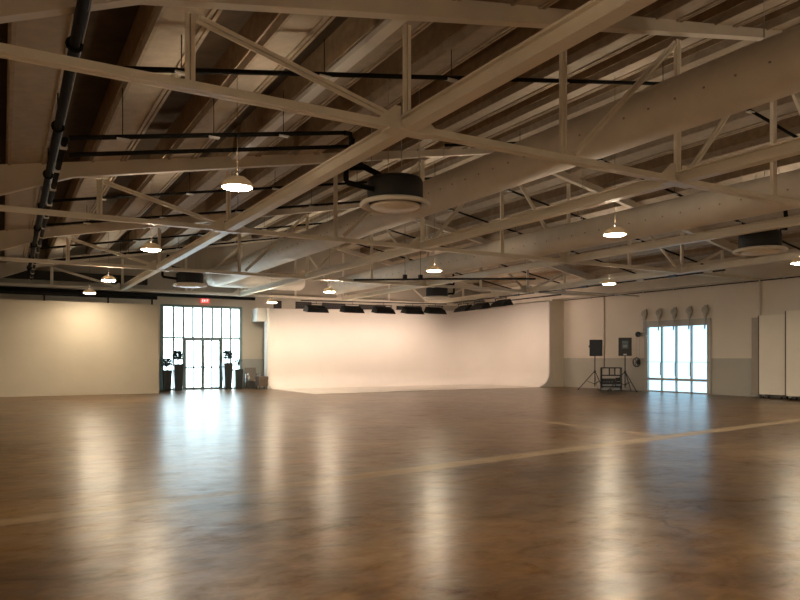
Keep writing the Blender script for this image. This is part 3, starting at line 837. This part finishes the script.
speaker(23.50, 22.85, 1.56, .58, .44, .74, math.radians(-33), 'black loudspeaker with plain grille, the left of two on stands', False)
stand(23.74, 21.30, 1.56, 'black tripod stand under the loudspeaker nearer the window', math.radians(262))
speaker(23.74, 21.30, 1.56, .55, .42, .80, math.radians(-48), 'black loudspeaker with control panel showing, nearer the window', True)

# cart with open tube frame, local x runs along the wall view
t = thing('equipment_cart', 'black open-frame equipment cart between the two loudspeakers', 'cart', (23.92, 22.27, 0), None, math.radians(-42))
b = MB(); W, D = .43, .26
for sx in (-1, 1):
    for sy in (-1, 1): b.cyl((sx*W, sy*D, .08), (sx*W, sy*D, 1.02), .020, 8)
for z in (.16, .68, 1.02):
    for sy in (-1, 1): b.cyl((-W, sy*D, z), (W, sy*D, z), .020, 8)
    for sx in (-1, 1): b.cyl((sx*W, -D, z), (sx*W, D, z), .020, 8)
for xx in (-.10, .14): b.bar((xx, -D, .68), (xx, -D, 1.02), .05, .02)
b.build('tube_frame', M['blackmatte'], t, local=True)
for z in (.16, .68): MB().box(-W+.02, W-.02, -D+.02, D-.02, z-.012, z+.012).build('shelf', M['blackmatte'], t, local=True)
for sx in (-1, 1):
    for sy in (-1, 1): MB().cyl((sx*W-.012, sy*D, .04), (sx*W+.012, sy*D, .04), .04, 12).build('caster', M['blackmatte'], t, local=True)
def local_box(name, mat, label, cat, cx, cy_, z0, w_, d_, h_, detail=None):
    a = math.radians(-42); X = 23.92+cx*math.cos(a)-cy_*math.sin(a); Y = 22.27+cx*math.sin(a)+cy_*math.cos(a)
    t = thing(name, label, cat, (X, Y, z0), None, a)
    MB().box(-w_/2, w_/2, -d_/2, d_/2, 0, h_).build('case', mat, t, local=True)
    b = MB()
    for i in range(4): b.cyl((-w_*.35+i*w_*.2, -d_/2-.015, h_*.6), (-w_*.35+i*w_*.2, -d_/2, h_*.6), .014, 8)
    b.build('knobs', M['clip'], t, local=True)
    MB().box(-w_*.47, w_*.47, -d_/2-.006, -d_/2, h_*.08, h_*.3).build('front_strip', M['blackmatte'] if detail else M['grey'], t, local=True)
local_box('amplifier', M['speaker'], 'dark amplifier box on the lower shelf of the equipment cart', 'amplifier', -.12, 0, .172, .58, .36, .36)
local_box('power_unit', M['blackmatte'], 'black upright power unit on the right of the cart shelf', 'amplifier', .30, 0, .172, .2, .3, .40)
for i, (cx, lab) in enumerate(((-.28, 'pale grey box on the floor before the left of the cart'), (.16, 'grey box on the floor before the right of the cart'))):
    local_box('floor_box', M['grey'], lab, 'box', cx, -.46, 0, .34, .16, .13, True)
tag(MB().tube([(23.6, 21.9, .014), (23.75, 21.6, .014), (23.55, 21.3, .014), (23.9, 21.05, .014), (24.3, 20.9, .014)], .012, 6).build('power_cable', M['blackmatte']), 'black power cable lying on the floor right of the cart', 'cable')
tag(MB().tube([(23.47, 22.82, .9), (23.44, 22.75, .5), (23.40, 22.6, .1), (23.36, 22.5, .014), (23.3, 22.3, .014)], .008, 6).build('signal_cable', M['blackmatte']), 'black cable hanging down the left speaker stand to the floor', 'cable')

# ------------------------------------------------------------------ rolling white flats by the right wall
def flat(ya, yb, x_, h_, label, out):
    t = thing('rolling_flat', label, 'flat', (x_, (ya+yb)/2, 0), 'white flats by the right wall')
    MB().box(x_, x_+.06, ya, yb, .14, h_).build('board', M['flat'], t)
    MB().prism([(x_+.061, yb-.09), (x_+.30, yb+out-.05), (x_+.30, yb+out), (x_+.061, yb-.04)], .14, h_-.05, 'z').build('rear_leaf', M['flatedge'], t)
    MB().box(x_-.004, x_+.064, yb+.001, yb+.045, .12, h_+.006).build('gap_shade_strip', M['gapshade'], t)  # dark strip standing in for the shadow gap at the flat's edge
    for yy in (ya+.2, yb-.2):
        fb = MB().box(x_-.10, x_+.36, yy-.03, yy+.03, .085, .14).build('foot_bar', M['grey'], t)
        for xx in (x_-.06, x_+.30): MB().cyl((xx, yy-.015, .042), (xx, yy+.015, .042), .042, 12).build('caster', M['blackmatte'], fb)
flat(14.34, 15.42, 24.25, 3.04, 'white rolling flat panel left of its neighbour by the right wall', .49)
flat(13.05, 14.20, 23.90, 3.13, 'white rolling flat panel cut by the right picture edge', .17)

# ------------------------------------------------------------------ world, camera
wd = bpy.data.worlds.new('World'); S.world = wd; wd.use_nodes = True
bg = wd.node_tree.nodes['Background']
bg.inputs[0].default_value = (.75, .88, 1, 1); bg.inputs[1].default_value = .6

cd = bpy.data.cameras.new('camera'); cam = bpy.data.objects.new('camera', cd); COL.objects.link(cam)
cam.location = (0, 0, H); cam.rotation_euler = (PI/2, 0, -math.radians(30))
cd.sensor_width = 36; cd.lens = 36*688.5/800; cd.shift_y = 57.3/800; cd.clip_end = 200
S.camera = cam
S.view_settings.view_transform = 'Standard'; S.view_settings.look = 'None'
S.view_settings.exposure = .52; S.view_settings.gamma = 1
S.view_settings.use_curve_mapping = False
